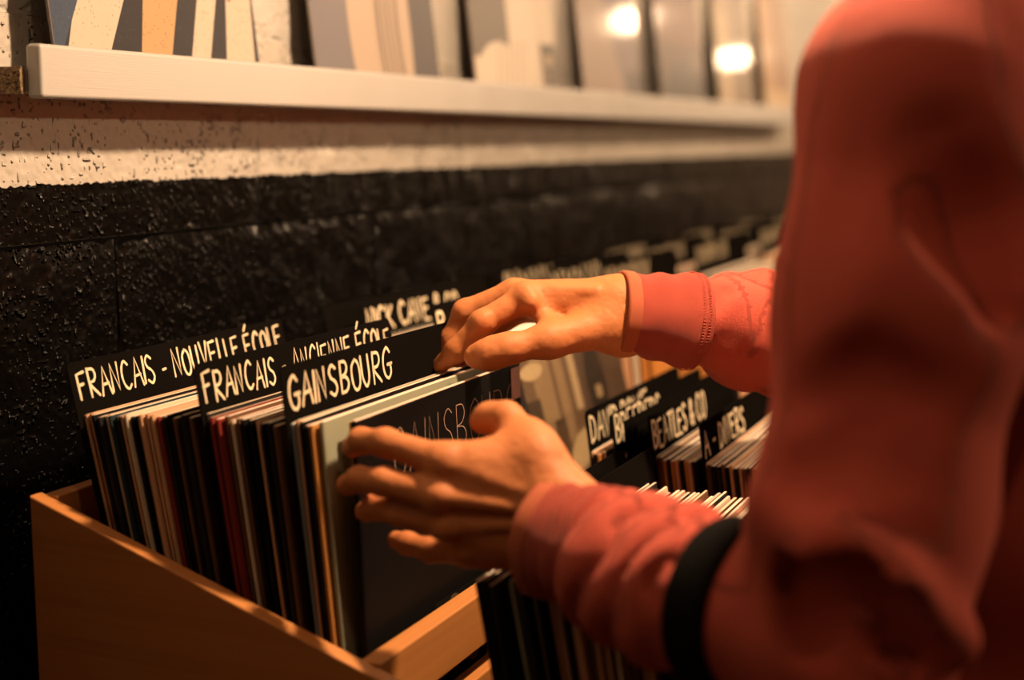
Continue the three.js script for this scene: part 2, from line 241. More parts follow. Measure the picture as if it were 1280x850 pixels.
// ---------------------------------------------------------------- records and divider cards
const COL = { tan: [0.60, 0.34, 0.19], dark: [0.018, 0.016, 0.015], black: [0.006, 0.005, 0.005], cream: [0.62, 0.50, 0.36], brown: [0.13, 0.06, 0.03], red: [0.22, 0.03, 0.02], teal: [0.02, 0.035, 0.04], orange: [0.55, 0.22, 0.05], white: [0.78, 0.72, 0.62], sage: [0.30, 0.31, 0.22], blue: [0.25, 0.29, 0.31], pink: [0.55, 0.30, 0.22], kraft: [0.50, 0.22, 0.06] };
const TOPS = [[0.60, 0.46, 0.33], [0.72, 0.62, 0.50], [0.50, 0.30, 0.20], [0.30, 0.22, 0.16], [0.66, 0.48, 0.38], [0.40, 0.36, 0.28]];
const sleeveCache = {}, spineCache = {}, spineMat = {};
const sleeveMat = new THREE.MeshPhysicalMaterial({ vertexColors: true, roughness: 0.55, specularIntensity: 0.15 });
const LPW = 0.315;
function sleeveGeo(t, face, top, h) {
  const key = [t, face, top, h].join();
  return sleeveCache[key] ||= (() => {
    const g = new RoundedBoxGeometry(LPW - 0.0014, h, t, 1, t * 0.22); g.translate(0.0007, h / 2, 0); const p = g.attributes.position, c = new Float32Array(p.count * 3);
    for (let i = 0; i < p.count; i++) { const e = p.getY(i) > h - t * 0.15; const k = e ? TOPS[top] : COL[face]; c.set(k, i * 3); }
    g.setAttribute('color', new THREE.BufferAttribute(c, 3)); return g;
  })();
}
function spineGeo(t, h) { return spineCache[[t, h]] ||= (() => { const g = new RoundedBoxGeometry(0.0018, h - 0.001, t * 0.98, 1, 0.0007); g.translate(-LPW / 2 + 0.0004, h / 2, 0); return g; })(); }
const ORD = ['first', 'second', 'third', 'fourth', 'fifth', 'sixth', 'seventh', 'eighth', 'ninth', 'tenth', 'eleventh', 'twelfth', 'thirteenth', 'fourteenth', 'fifteenth', 'sixteenth', 'seventeenth', 'eighteenth', 'nineteenth', 'twentieth'];
const ord = (n) => n < 20 ? ORD[n] : n < 29 ? 'twenty-' + ORD[n - 20] : n < 30 ? 'thirtieth' : n < 39 ? 'thirty-' + ORD[n - 30] : n < 40 ? 'fortieth' : 'forty-' + ORD[n - 40];
let recordCount = 0;
function record(x, yTop, zTop, lean, t, face, top, label, group, h = 0.312, yaw = 0) {
  const a = THREE.MathUtils.degToRad(lean), o = thing('record', label, 'record', [x + LPW / 2, yTop - h * Math.cos(a), zTop + h * Math.sin(a)], group);
  o.rotation.set(-a, yaw, 0, 'YXZ');
  mesh('sleeve', sleeveGeo(t, face, top, h), sleeveMat, o);
  mesh('spine', spineGeo(t, h), spineMat[face] ||= phys(...COL[face], 0.5, { specularIntensity: 0.4 }), o);
  recordCount++; return o;
}
// pen lettering: one stroke list per letter, turned into flat ribbons
const F = {
  A: [[[0, 0], [0.27, 1], [0.54, 0]], [[0.1, 0.36], [0.46, 0.4]]], B: [[[0.02, 0], [0, 1]], [[0, 1], [0.3, 0.96], [0.38, 0.76], [0.26, 0.58], [0.03, 0.52], [0.32, 0.46], [0.44, 0.26], [0.32, 0.05], [0.02, 0]]],
  C: [[[0.44, 0.86], [0.28, 1], [0.1, 0.82], [0.02, 0.48], [0.1, 0.14], [0.28, 0], [0.46, 0.13]]], D: [[[0.02, 0], [0, 1]], [[0, 1], [0.3, 0.9], [0.44, 0.55], [0.34, 0.14], [0.02, 0]]],
  E: [[[0.42, 0.98], [0.02, 0.95], [0, 0.5], [0.02, 0.02], [0.42, 0]], [[0.01, 0.52], [0.34, 0.55]]], F: [[[0.44, 0.98], [0.02, 0.92], [0.03, 0]], [[0.0, 0.5], [0.32, 0.54]]],
  G: [[[0.46, 0.84], [0.3, 1], [0.1, 0.82], [0.02, 0.46], [0.12, 0.1], [0.3, 0], [0.46, 0.16], [0.46, 0.44]], [[0.28, 0.44], [0.54, 0.46]]], H: [[[0, 0], [0.02, 1]], [[0.42, 0], [0.42, 1]], [[0, 0.5], [0.42, 0.52]]],
  I: [[[0.06, 0], [0.08, 1]]], K: [[[0.02, 0], [0, 1]], [[0.4, 0.98], [0.03, 0.48], [0.42, 0]]], L: [[[0.02, 1], [0, 0.03], [0.38, 0]]], M: [[[0, 0], [0.06, 1], [0.3, 0.35], [0.54, 1], [0.6, 0]]],
  N: [[[0, 0], [0.03, 1], [0.4, 0.02], [0.43, 1]]], O: [[[0.26, 1], [0.06, 0.8], [0.02, 0.45], [0.12, 0.08], [0.28, 0], [0.44, 0.14], [0.5, 0.5], [0.42, 0.88], [0.26, 1]]],
  R: [[[0.02, 0], [0, 1]], [[0, 0.98], [0.32, 0.94], [0.4, 0.72], [0.28, 0.54], [0.04, 0.48], [0.46, 0]]], S: [[[0.42, 0.88], [0.24, 1], [0.06, 0.82], [0.12, 0.6], [0.34, 0.44], [0.42, 0.2], [0.24, 0], [0.02, 0.12]]],
  T: [[[0, 0.98], [0.48, 1]], [[0.24, 1], [0.23, 0]]], U: [[[0, 1], [0.03, 0.25], [0.2, 0], [0.38, 0.2], [0.42, 1]]], V: [[[0, 1], [0.22, 0], [0.44, 1]]], W: [[[0, 1], [0.15, 0], [0.32, 0.7], [0.48, 0], [0.64, 1]]], Y: [[[0, 1], [0.22, 0.5], [0.44, 1]], [[0.22, 0.5], [0.2, 0]]],
  '&': [[[0.46, 0], [0.1, 0.72], [0.2, 1], [0.34, 0.8], [0.06, 0.3], [0.16, 0.02], [0.34, 0.08], [0.48, 0.4]]], '-': [[[0.05, 0.45], [0.26, 0.47]]], '.': [[[0.05, 0], [0.08, 0.03]]], "'": [[[0, 0.7], [0.06, 1]]], É: null,
};
F['É'] = [...F.E, [[0.16, 1.14], [0.34, 1.36]]];
const ADV = { I: 0.24, "'": 0.2, '-': 0.42, '.': 0.3, ' ': 0.34, M: 0.8, W: 0.82, L: 0.5, '&': 0.66 };
function lettering(text, height, width, pen, seed, wobble = 0.05) {
  const r = rng(seed), geos = []; let x = 0; const polys = [];
  for (const ch of text) {
    const gl = F[ch]; if (gl) { const dy = wobble * (r() - 0.5) * 2, sc = 1 + wobble * (r() - 0.5) * 2.4, sl = wobble * (r() - 0.5) * 2; for (const st of gl) polys.push([ch, st.map(([a, b]) => [x + a * sc + sl * b, dy + b * sc])]); }
    x += (ADV[ch] ?? 0.64) * (1 + wobble * (r() - 0.5));
  }
  const sx = width / (x - 0.1), sy = height;
  for (const [ch, st] of polys) {
    let pts = st.map(([a, b]) => new THREE.Vector3(a * sx, b * sy, 0));
    if ('BCDGOPRSU&J'.includes(ch) && pts.length > 4) pts = new THREE.CatmullRomCurve3(pts).getPoints(pts.length * 4);
    const n = pts.length, pos = [], idx = [];
    for (let i = 0; i < n; i++) { const d = pts[Math.min(i + 1, n - 1)].clone().sub(pts[Math.max(i - 1, 0)]).normalize(), w = pen / 2 * (0.85 + 0.3 * r()); pos.push(pts[i].x - d.y * w, pts[i].y + d.x * w, 0, pts[i].x + d.y * w, pts[i].y - d.x * w, 0); if (i) { const k = i * 2; idx.push(k - 2, k - 1, k + 1, k - 2, k + 1, k); } }
    const g = new THREE.BufferGeometry(); g.setAttribute('position', new THREE.Float32BufferAttribute(pos, 3)); g.setIndex(idx); g.computeVertexNormals();
    geos.push(g); for (const e of [pts[0], pts[n - 1]]) { const c = new THREE.CircleGeometry(pen / 2, 10); c.deleteAttribute('uv'); c.translate(e.x, e.y, 0); geos.push(c); }
  }
  return mergeGeometries(geos);
}
const cardMat = phys(0.006, 0.0052, 0.0045, 0.6, { specularIntensity: 0.0 }), ink = std(0.80, 0.66, 0.44, 0.8);
function cardGeo(w, h) { const r = 0.006, s = new THREE.Shape(); s.moveTo(0, 0); s.lineTo(w, 0); s.lineTo(w, h - r); s.absarc(w - r, h - r, r, 0, Math.PI / 2, false); s.lineTo(r, h); s.absarc(r, h - r, r, Math.PI / 2, Math.PI, false); s.closePath(); const g = new THREE.ExtrudeGeometry(s, { depth: 0.0008, bevelEnabled: true, bevelThickness: 0.0002, bevelSize: 0.0002, bevelOffset: -0.0002, bevelSegments: 1, curveSegments: 6 }); g.translate(0, 0, -0.0004); return g; }
const cardG = {};
function card(x, yTop, zTop, lean, label, text, o = {}) {
  const h = o.h ?? 0.345, w = o.w ?? 0.318, a = THREE.MathUtils.degToRad(lean), t = thing('divider_card', label, 'divider', [x, yTop - h * Math.cos(a), zTop + h * Math.sin(a)], o.group ?? 'black divider cards in the bins');
  t.rotation.set(-a, o.yaw ?? 0, 0, 'YXZ');
  mesh('card', cardG[[w, h]] ||= cardGeo(w, h), cardMat, t);
  if (text) mesh('lettering', lettering(text, o.size ?? 0.024, o.len ?? 0.2, o.pen ?? 0.0028, o.seed ?? 1).translate(o.dx ?? 0.008, h - (o.drop ?? 0.034), 0.0009), ink, t);
  return t;
}
const rr = rng(2024);
// fills a stretch of a compartment with sleeves, back to front; the lean changes evenly
function stretch(x, yTop, zA, zB, leanA_, leanB_, colours, where, group, o = {}) {
  const n = colours.length;
  colours.forEach((c, i) => {
    const f = n > 1 ? i / (n - 1) : 0, pitch = Math.abs(zB - zA) / Math.max(n - 1, 1), t = Math.min(o.t ?? 0.0033, pitch * 0.8) * (0.8 + 0.2 * rr()), tq = Math.round(t * 5000) / 5000 || 0.0026;
    record(x + (o.jx ?? 0.006) * (rr() - 0.5), yTop(f) + (o.jy ?? 0.004) * (rr() - 0.5), mix(zA, zB, f), mix(leanA_, leanB_, f), tq, c, o.tops ? o.tops[i % o.tops.length] : Math.floor(rr() * 6), `${c} record sleeve, ${ord(i)} from the wall ${where}`, group, 0.3125 - Math.round(rr() * 2) * 0.001);
  });
}
const pick = (list, n, seed) => { const r = rng(seed); return Array.from({ length: n }, () => list[Math.floor(r() * list.length)]); };
const XL = 0.903;
// first bin, rear compartment
card(XL - 0.006, 1.199, -0.783, 13, 'tall black card lettered in cream for the new school, rearmost card of the nearest bin', 'FRANCAIS - NOUVELLE ÉCOLE', { len: 0.303, size: 0.0235, seed: 3, pen: 0.0024, drop: 0.0315 });
stretch(XL, (f) => 1.1575 + 0.006 * f, -0.776, -0.668, 13, 9.2, ['tan', 'tan', 'tan', 'black', 'dark', 'cream', 'teal', 'dark', 'tan', 'cream', 'black', 'dark', 'tan', 'tan', 'tan', 'red', 'dark', 'black', 'brown', 'black', 'dark', 'brown'], 'in front of the rearmost lettered card', 'records in front of the rearmost card', { tops: [1, 3, 2, 1, 0, 2, 1, 3, 0, 1, 1, 4] });
card(XL - 0.004, 1.206, -0.660, 9, 'black card lettered in cream for the old school, middle card of the nearest bin', 'FRANCAIS - ANCIENNE ÉCOLE', { len: 0.306, size: 0.0235, seed: 5, pen: 0.0024, drop: 0.0315 });
stretch(XL + 0.002, (f) => 1.166 - 0.002 * f, -0.653, -0.590, 9, 7, ['dark', 'red', 'red', 'brown', 'cream', 'brown', 'black', 'black', 'tan', 'black', 'dark', 'brown'], 'between the middle and front lettered cards', 'records between the middle and front cards', { tops: [0, 3, 1, 1, 0, 4, 1] });
card(XL - 0.002, 1.209, -0.583, 6.5, 'black card with one short cream word, frontmost lettered card of the nearest bin', 'GAINSBOURG', { len: 0.163, size: 0.0255, seed: 8, pen: 0.0027, drop: 0.0345 });
stretch(XL + 0.006, (f) => 1.166 - 0.001 * f, -0.577, -0.560, 6.3, 5.5, ['blue', 'tan', 'black', 'dark', 'kraft'], 'right in front of the one-word card', 'records under the right hand', { tops: [1, 5, 1, 4, 0] });
record(XL + 0.009, 1.167, -0.554, 5.0, 0.0034, 'sage', 1, 'pale sage-green record sleeve right behind the black one being held', 'records under the right hand');
{ // the album being looked at
  const o = record(0.921, 1.168, -0.531, 2.2, 0.0044, 'black', 4, 'glossy black record sleeve with thin outline lettering, held by the left hand', 'records under the right hand', 0.314);
  mesh('lettering', lettering('GAINSBOURG', 0.039, 0.245, 0.0009, 21, 0.0).translate(-0.1015, 0.257, 0.0026), std(0.42, 0.27, 0.18, 0.6), o).userData.label = 'thin tan outline lettering';
  mesh('price_sticker', box(0.021, 0.030, 0.0004, 0.1455, 0.295, 0.0026, 0.0001), std(0.55, 0.33, 0.28, 0.7), o).userData.label = 'small pinkish price sticker';
  mesh('portrait_print', new THREE.PlaneGeometry(0.16, 0.12).translate(0.04, 0.075, 0.0026), new THREE.MeshStandardMaterial({ roughness: 0.5, map: canvasTexture(256, 192, (x, w, h) => { x.fillStyle = '#0b0a09'; x.fillRect(0, 0, w, h); const r = rng(6); for (let i = 0; i < 30; i++) { x.fillStyle = ['#3a2c20', '#5b4a33', '#1d1813', '#8c7a50'][i % 4]; x.beginPath(); x.ellipse(w * (0.2 + 0.6 * r()), h * (0.1 + 0.8 * r()), 5 + 18 * r(), 4 + 12 * r(), r() * 3, 0, 7); x.fill(); } }) }), o).userData.label = 'blotchy dark picture print';
}
record(0.934, 1.164, -0.541, 3.6, 0.0030, 'kraft', 0, 'orange kraft record sleeve sticking out to the right behind the held one', 'records under the right hand');

// first bin, front compartment
card(XL + 0.016, 1.093, -0.424, 11, 'blank black card, rear of the two behind the left wrist', null, { h: 0.345 });
stretch(XL - 0.008, () => 1.064, -0.418, -0.405, 11, 11, ['dark', 'black', 'dark'], 'between the two blank cards, nearest bin front', 'records between the blank cards');
card(XL + 0.016, 1.095, -0.398, 11, 'blank black card, front of the two behind the left wrist', null, { h: 0.345 });
stretch(XL - 0.004, (f) => 1.064 - 0.002 * f, -0.392, -0.232, 11, 7, pick(['black', 'dark', 'tan', 'cream', 'brown', 'sage', 'pink', 'dark'], 30, 62), 'in front of the blank cards, nearest bin', 'records in the front of the nearest bin', { tops: [1, 4, 0, 1, 5, 1, 4, 0], jy: 0.007, jx: 0.012 });

// second bin
const X2 = 1.318;
card(X2 - 0.03, 1.203, -0.778, 12, 'blank black card at the very back of the second bin', null);
card(X2 - 0.004, 1.206, -0.748, 11, 'black card of the second bin lettered with two words, seen left of the right hand', 'NICK CAVE & CO', { len: 0.225, size: 0.024, seed: 31, pen: 0.0036 });
stretch(X2, () => 1.166, -0.741, -0.672, 11, 9, pick(['black', 'tan', 'cream', 'dark'], 13, 63), 'behind the card beside the right hand, second bin', 'records at the back of the second bin', { tops: [1, 1, 0, 4] });
card(X2 - 0.004, 1.208, -0.662, 9, 'black card of the second bin half hidden by the right hand', 'B. DYLAN', { len: 0.15, size: 0.024, seed: 32, pen: 0.0036 });
stretch(X2, () => 1.168, -0.654, -0.605, 9, 13, pick(['cream', 'white', 'tan', 'white'], 12, 64), 'under the right hand, second bin', 'records in the second bin under the right hand', { tops: [1, 1, 1, 0] });
{
  const o = record(X2 + 0.045, 1.160, -0.596, 15, 0.0034, 'dark', 1, 'record sleeve with a sepia street picture, frontmost in the rear of the second bin');
  mesh('cover_print', new THREE.PlaneGeometry(0.306, 0.306).translate(0.002, 0.157, 0.0021), new THREE.MeshPhysicalMaterial({ roughness: 0.35, clearcoat: 0.5, map: canvasTexture(512, 512, (x, w, h) => {
    x.fillStyle = '#5c4936'; x.fillRect(0, 0, w, h); const r = rng(14);
    x.fillStyle = '#7d684c'; x.fillRect(w * 0.1, 0, w * 0.16, h * 0.34); x.fillRect(w * 0.3, 0, w * 0.08, h * 0.4); x.fillStyle = '#9c8868'; x.fillRect(w * 0.44, 0, w * 0.06, h * 0.3);
    x.fillStyle = '#45362a'; x.fillRect(w * 0.52, 0, w * 0.48, h * 0.36); x.fillStyle = '#221a13'; x.beginPath(); x.ellipse(w * 0.68, h * 0.22, w * 0.1, h * 0.16, 0, 0, 7); x.fill(); x.fillStyle = '#3a2e20'; x.fillRect(0, h * 0.2, w * 0.12, h * 0.25); x.fillRect(w * 0.2, h * 0.3, w * 0.1, h * 0.22);
    x.fillStyle = '#a8946f'; x.beginPath(); x.ellipse(w * 0.4, h * 0.44, w * 0.13, h * 0.06, -0.3, 0, 7); x.fill(); x.beginPath(); x.ellipse(w * 0.1, h * 0.1, w * 0.1, h * 0.03, 0, 0, 7); x.fill(); x.fillStyle = '#8c7857'; x.fillRect(w * 0.66, h * 0.24, w * 0.06, h * 0.05);
    x.fillStyle = '#453524'; x.fillRect(0, h * 0.56, w, h * 0.44); x.fillStyle = '#574530'; for (let i = 0; i < 9; i++) x.fillRect(w * r(), h * (0.56 + 0.4 * r()), w * 0.3, 6);
    for (let i = 0; i < 2500; i++) { x.fillStyle = r() < 0.5 ? 'rgba(20,14,8,.2)' : 'rgba(230,210,170,.14)'; x.fillRect(r() * w, r() * h, 3, 3); }
  }) }), o).userData.label = 'sepia street picture';
}
card(X2 - 0.008, 1.109, -0.490, 8, 'black card with two blurred words, rearmost in the front of the second bin', 'DAVID BOWIE', { len: 0.185, size: 0.026, seed: 41, pen: 0.0034, h: 0.34 });
stretch(X2 - 0.006, () => 1.068, -0.4835, -0.4705, 8, 8, ['tan', 'black', 'orange', 'brown'], 'behind the long one-word card', 'records behind the long one-word card', { tops: [1, 2, 2, 0], t: 0.0036 });
card(X2 - 0.008, 1.108, -0.463, 8, 'black card with one long word, second in the front of the second bin', 'BREEDERS', { len: 0.150, size: 0.027, seed: 42, pen: 0.0034, h: 0.34, drop: 0.030 });
stretch(X2 - 0.006, () => 1.066, -0.458, -0.452, 8, 8, ['tan', 'orange'], 'in front of the long one-word card', 'records in front of the long one-word card', { tops: [2, 0] });
['blank black card, rearmost of the four crowded cards in the second bin', 'blank black card, second of the four crowded cards in the second bin', 'blank black card, third of the four crowded cards in the second bin', 'black card with a single letter, front of the four crowded cards'].forEach((l, i) => card(X2 - 0.012 + 0.003 * i, 1.103 - (i === 3 ? 0.006 : 0), -0.4475 + 0.005 * i, 8, l, i === 3 ? 'O' : null, { len: 0.014, size: 0.014, seed: 50 + i, pen: 0.0026, h: 0.34, dx: 0.004, drop: 0.038 }));
card(X2 - 0.010, 1.109, -0.4235, 8, 'black card with a short band name and ampersand, second bin front', 'BEATLES & CO', { len: 0.185, size: 0.027, seed: 43, pen: 0.0036, h: 0.34 });
stretch(X2 - 0.002, () => 1.066, -0.418, -0.379, 8, 8, ['brown', 'brown', 'orange', 'dark', 'orange', 'tan', 'black', 'orange', 'tan', 'black'], 'in front of the ampersand card, second bin', 'records behind the frontmost lettered card', { tops: [1, 0, 1, 1, 1, 4], t: 0.0036 });
card(X2 - 0.006, 1.104, -0.3725, 8, 'black card lettered with A and a dash, frontmost card of the second bin', 'A - DIVERS', { len: 0.155, size: 0.026, seed: 44, pen: 0.0036, h: 0.34 });
stretch(X2 - 0.002, () => 1.066, -0.3675, -0.3235, 8, 8, ['orange', 'brown', 'black', 'dark', 'brown', 'black', 'tan', 'dark', 'tan', 'brown', 'black'], 'in front of the frontmost second-bin card', 'records in front of the frontmost lettered card', { tops: [1, 0, 1, 4, 1], t: 0.0036 });
{
  const o = record(X2 - 0.006, 1.066, -0.317, 8, 0.0044, 'orange', 0, 'orange record sleeve with a paper insert, frontmost in the second bin');
  mesh('paper_insert', box(0.072, 0.085, 0.0006, -0.085, 0.252, 0.0032, 0.0002), std(0.55, 0.5, 0.44, 0.6), o).userData.label = 'small pale paper insert';
  mesh('insert_print', new THREE.CircleGeometry(0.018, 24).translate(-0.082, 0.25, 0.0037), std(0.12, 0.16, 0.28, 0.6), o).userData.label = 'blue round print';
}
// bins farther along the wall: fewer sleeves, blurred cards with unreadable pen strokes
const scribble = ['NNNVN', 'VNNIV NN', 'INNNV', 'NVNNI'];
for (let b = 2; b < NBIN; b++) {
  const X = BIN_X + b * PITCH + 0.026, nth = ['third', 'fourth', 'fifth', 'sixth', 'seventh'][b - 2];
  const zs = [-0.772, -0.700, -0.625];
  zs.forEach((z, j) => {
    card(X - 0.004, 1.205 + 0.006 * j, z, 11 - j * 2, `out-of-focus black card with pen strokes, ${['rear', 'middle', 'front'][j]} card of the ${nth} bin`, scribble[(b + j) % 4], { len: 0.18, size: 0.026, seed: 70 + b * 5 + j, pen: 0.0036 });
    stretch(X, () => 1.166, z + 0.010, z + 0.060, 11 - j * 2, 10 - j * 2, pick(['tan', 'cream', 'orange', 'black', 'orange', 'dark'], 5, 80 + b * 7 + j), `in front of the ${['rear', 'middle', 'front'][j]} card, ${nth} bin`, `records in the rear of the ${nth} bin`, { tops: [1, 1, 0], t: 0.008, jx: 0.01 });
  });
  if (b < 6) { card(X - 0.004, 1.108, -0.47, 9, `black card standing in the front compartment of the ${nth} bin`, scribble[b % 4], { len: 0.18, size: 0.026, seed: 170 + b, pen: 0.005, h: 0.34 });
    stretch(X, () => 1.066, -0.455, -0.36, 9, 8, pick(['tan', 'cream', 'orange', 'black'], 7, 180 + b), `in the front compartment, ${nth} bin`, `records in the front of the ${nth} bin`, { tops: [1, 0, 4], t: 0.008 }); }
}
console.log('records', recordCount);

// ---------------------------------------------------------------- the person
const person = thing('person', 'person in a coral red sweatshirt leaning over the bins, both hands among the records', 'person', [0, 0, 0]);
const skin = phys(0.50, 0.175, 0.06, 0.58, { specularIntensity: 0.6, sheen: 0.15, sheenRoughness: 0.5, sheenColor: new THREE.Color().setRGB(0.8, 0.35, 0.2) });
const fabricBump = heightTexture(512, (u, v) => 0.5 + 0.5 * (noise3(u * 128, v * 256, 1, 256) - 0.5) + 0.3 * (noise3(u * 60, v * 60, 2, 60) - 0.5), [18, 18]);
const fabric = phys(0.46, 0.072, 0.043, 0.92, { sheen: 0.25, sheenRoughness: 0.6, sheenColor: new THREE.Color().setRGB(0.9, 0.35, 0.25), bumpMap: fabricBump, bumpScale: 0.0006 });

// joints
const LS = [0.899, 1.4030, -0.119], LE = [0.81, 1.0940, -0.137], LW = [0.905, 1.1140, -0.356];
const RS = [1.295, 1.40, -0.075], RE = [1.3860, 1.1850, -0.25], RW = [1.2090, 1.2200, -0.416];
const neck = [1.09, 1.475, -0.09], chest = [1.095, 1.29, -0.05], belly = [1.09, 1.06, -0.04], hip = [1.10, 0.90, -0.03];

// left hand: back of the hand to the camera, fingers round the left edge of the held sleeve
const LH = new Field(), Lk = { i: [0.889, 1.1510, -0.437], m: [0.879, 1.1290, -0.437], r: [0.884, 1.1070, -0.433], p: [0.897, 1.0860, -0.425] };
const wl1 = [0.907, 1.1260, -0.357], wl2 = [0.907, 1.1000, -0.357];
LH.add(wl1, wl2, 0.021, 0.021, 0.01).add(wl1, [0.899, 1.1180, -0.333], 0.021, 0.024, 0.02).add(wl2, [0.899, 1.0980, -0.333], 0.021, 0.024, 0.02);
LH.add(wl1, Lk.i, 0.0185, 0.0125, 0.012).add(wl1, Lk.m, 0.0175, 0.0122, 0.012).add(wl2, Lk.r, 0.0175, 0.0118, 0.012).add(wl2, Lk.p, 0.0185, 0.0112, 0.012);
LH.add([0.906, 1.1390, -0.394], [0.907, 1.0910, -0.394], 0.0145, 0.0145, 0.015).add([0.898, 1.1430, -0.415], [0.899, 1.0910, -0.412], 0.0125, 0.0125, 0.014);
LH.chain([[Lk.i, 0.0118], [[0.891, 1.1610, -0.487], 0.0100], [[0.901, 1.1580, -0.513], 0.0092], [[0.912, 1.1500, -0.527], 0.0080]], 0.006);
LH.chain([[Lk.m, 0.0118], [[0.878, 1.1350, -0.482], 0.0100], [[0.892, 1.1310, -0.51], 0.0092], [[0.903, 1.1230, -0.527], 0.0080]], 0.006);
LH.chain([[Lk.r, 0.0112], [[0.885, 1.1120, -0.473], 0.0095], [[0.899, 1.1090, -0.501], 0.0088], [[0.909, 1.1020, -0.515], 0.0078]], 0.006);
LH.chain([[Lk.p, 0.0105], [[0.902, 1.0810, -0.457], 0.0086], [[0.914, 1.0800, -0.482], 0.0080], [[0.921, 1.0790, -0.495], 0.0072]], 0.006);
LH.chain([[[0.91, 1.1340, -0.365], 0.019], [[0.922, 1.1640, -0.386], 0.0135], [[0.935, 1.1770, -0.411], 0.0108], [[0.941, 1.1750, -0.427], 0.0098], [[0.944, 1.1710, -0.435], 0.0085]], 0.010);
LH.add([0.919, 1.1620, -0.387], Lk.i, 0.011, 0.009, 0.016).add([0.913, 1.1550, -0.379], [0.898, 1.1450, -0.409], 0.0145, 0.0125, 0.016).add([0.91, 1.1510, -0.373], [0.903, 1.1310, -0.362], 0.016, 0.017, 0.016);                                   // web of the thumb
for (const [k, w] of [['i', [0.887, 1.1330, -0.366]], ['m', [0.884, 1.1240, -0.365]], ['r', [0.885, 1.1150, -0.365]]]) LH.add(Lk[k].map((v, j) => v - [0.0108, -0.0017, -0.0047][j] * 0.72), w, 0.0045, 0.003, 0.006);   // tendons
for (const q of ['i', 'm', 'r', 'p']) LH.add(Lk[q].map((v, j) => v - [0.005, -0.0008, -0.002][j]), Lk[q].map((v, j) => v - [0.005, -0.0008, -0.002][j]), 0.0098, 0.0098, 0.006);
// right hand: fingertips on the sleeve tops, thumb towards the camera
const RH = new Field(), Rk = { i: [1.1810, 1.2360, -0.5], m: [1.1980, 1.2380, -0.518], r: [1.2200, 1.2300, -0.526], p: [1.2400, 1.2180, -0.526] };
const wr1 = [1.2180, 1.2310, -0.419], wr2 = [1.2110, 1.2070, -0.417];
RH.add(wr1, wr2, 0.0195, 0.0195, 0.012).add([1.2100, 1.2210, -0.427], [1.2420, 1.2210, -0.384], 0.0225, 0.0225, 0.02).add(wr1, [1.2400, 1.2260, -0.387], 0.0195, 0.021, 0.02).add(wr2, [1.2380, 1.2150, -0.386], 0.0195, 0.021, 0.02).add([1.2330, 1.2200, -0.425], [1.2320, 1.2140, -0.424], 0.02, 0.02, 0.012);
RH.add(wr1, Rk.i, 0.019, 0.0132, 0.014).add(wr1, Rk.m, 0.019, 0.0128, 0.014).add([1.2330, 1.2150, -0.425], Rk.r, 0.018, 0.012, 0.014).add([1.2370, 1.2120, -0.426], Rk.p, 0.017, 0.0112, 0.014);
RH.add([1.2020, 1.2250, -0.474], [1.2370, 1.2110, -0.488], 0.015, 0.013, 0.016);
RH.chain([[Rk.i, 0.0130], [[1.1570, 1.2140, -0.532], 0.0112], [[1.1530, 1.1890, -0.555], 0.0100], [[1.1570, 1.1730, -0.574], 0.0078]], 0.007);
RH.chain([[Rk.m, 0.0126], [[1.1850, 1.2200, -0.562], 0.0108], [[1.1820, 1.1940, -0.575], 0.0098], [[1.1780, 1.1780, -0.579], 0.0084]], 0.007);
RH.chain([[Rk.r, 0.0118], [[1.2160, 1.2100, -0.568], 0.0102], [[1.2080, 1.1840, -0.578], 0.0094], [[1.2010, 1.1710, -0.578], 0.0080]], 0.007);
RH.chain([[Rk.p, 0.0108], [[1.2400, 1.1970, -0.558], 0.0090], [[1.2330, 1.1770, -0.567], 0.0082], [[1.2290, 1.1680, -0.569], 0.0072]], 0.007);
RH.chain([[[1.1940, 1.2110, -0.431], 0.0195], [[1.1570, 1.2020, -0.467], 0.0145], [[1.1340, 1.1960, -0.497], 0.0122], [[1.1290, 1.1910, -0.512], 0.0122], [[1.1290, 1.1880, -0.526], 0.0102]], 0.012);
RH.add([1.1660, 1.2070, -0.461], Rk.i, 0.007, 0.008, 0.012);
RH.add([1.1750, 1.2400, -0.496], [1.1750, 1.2400, -0.496], 0.0098, 0.0098, 0.006).add([1.1700, 1.2340, -0.489], [1.1700, 1.2340, -0.489], 0.0075, 0.0075, 0.006).add([1.1530, 1.2170, -0.53], [1.1530, 1.2170, -0.53], 0.0088, 0.0088, 0.005);
RH.add([1.1810, 1.2440, -0.497], [1.1940, 1.2440, -0.437], 0.0042, 0.003, 0.008);
for (const q of [LH, RH]) q.extra = (x, y, z, d) => d + 0.0005 * (noise3(x * 160, y * 160, z * 160) - 0.5) + 0.0003 * (noise3(x * 420, y * 420, z * 420) - 0.5);
const bounds = (f, pad = 0.012) => { const lo = [9, 9, 9], hi = [-9, -9, -9]; for (const q of f.p) for (const e of [[q.a, q.ra], [q.b, q.rb]]) for (let i = 0; i < 3; i++) { lo[i] = Math.min(lo[i], e[0][i] - e[1] - pad); hi[i] = Math.max(hi[i], e[0][i] + e[1] + pad); } return [lo, hi]; };
const lerp3 = (a, b, t) => a.map((v, i) => mix(v, b[i], t));

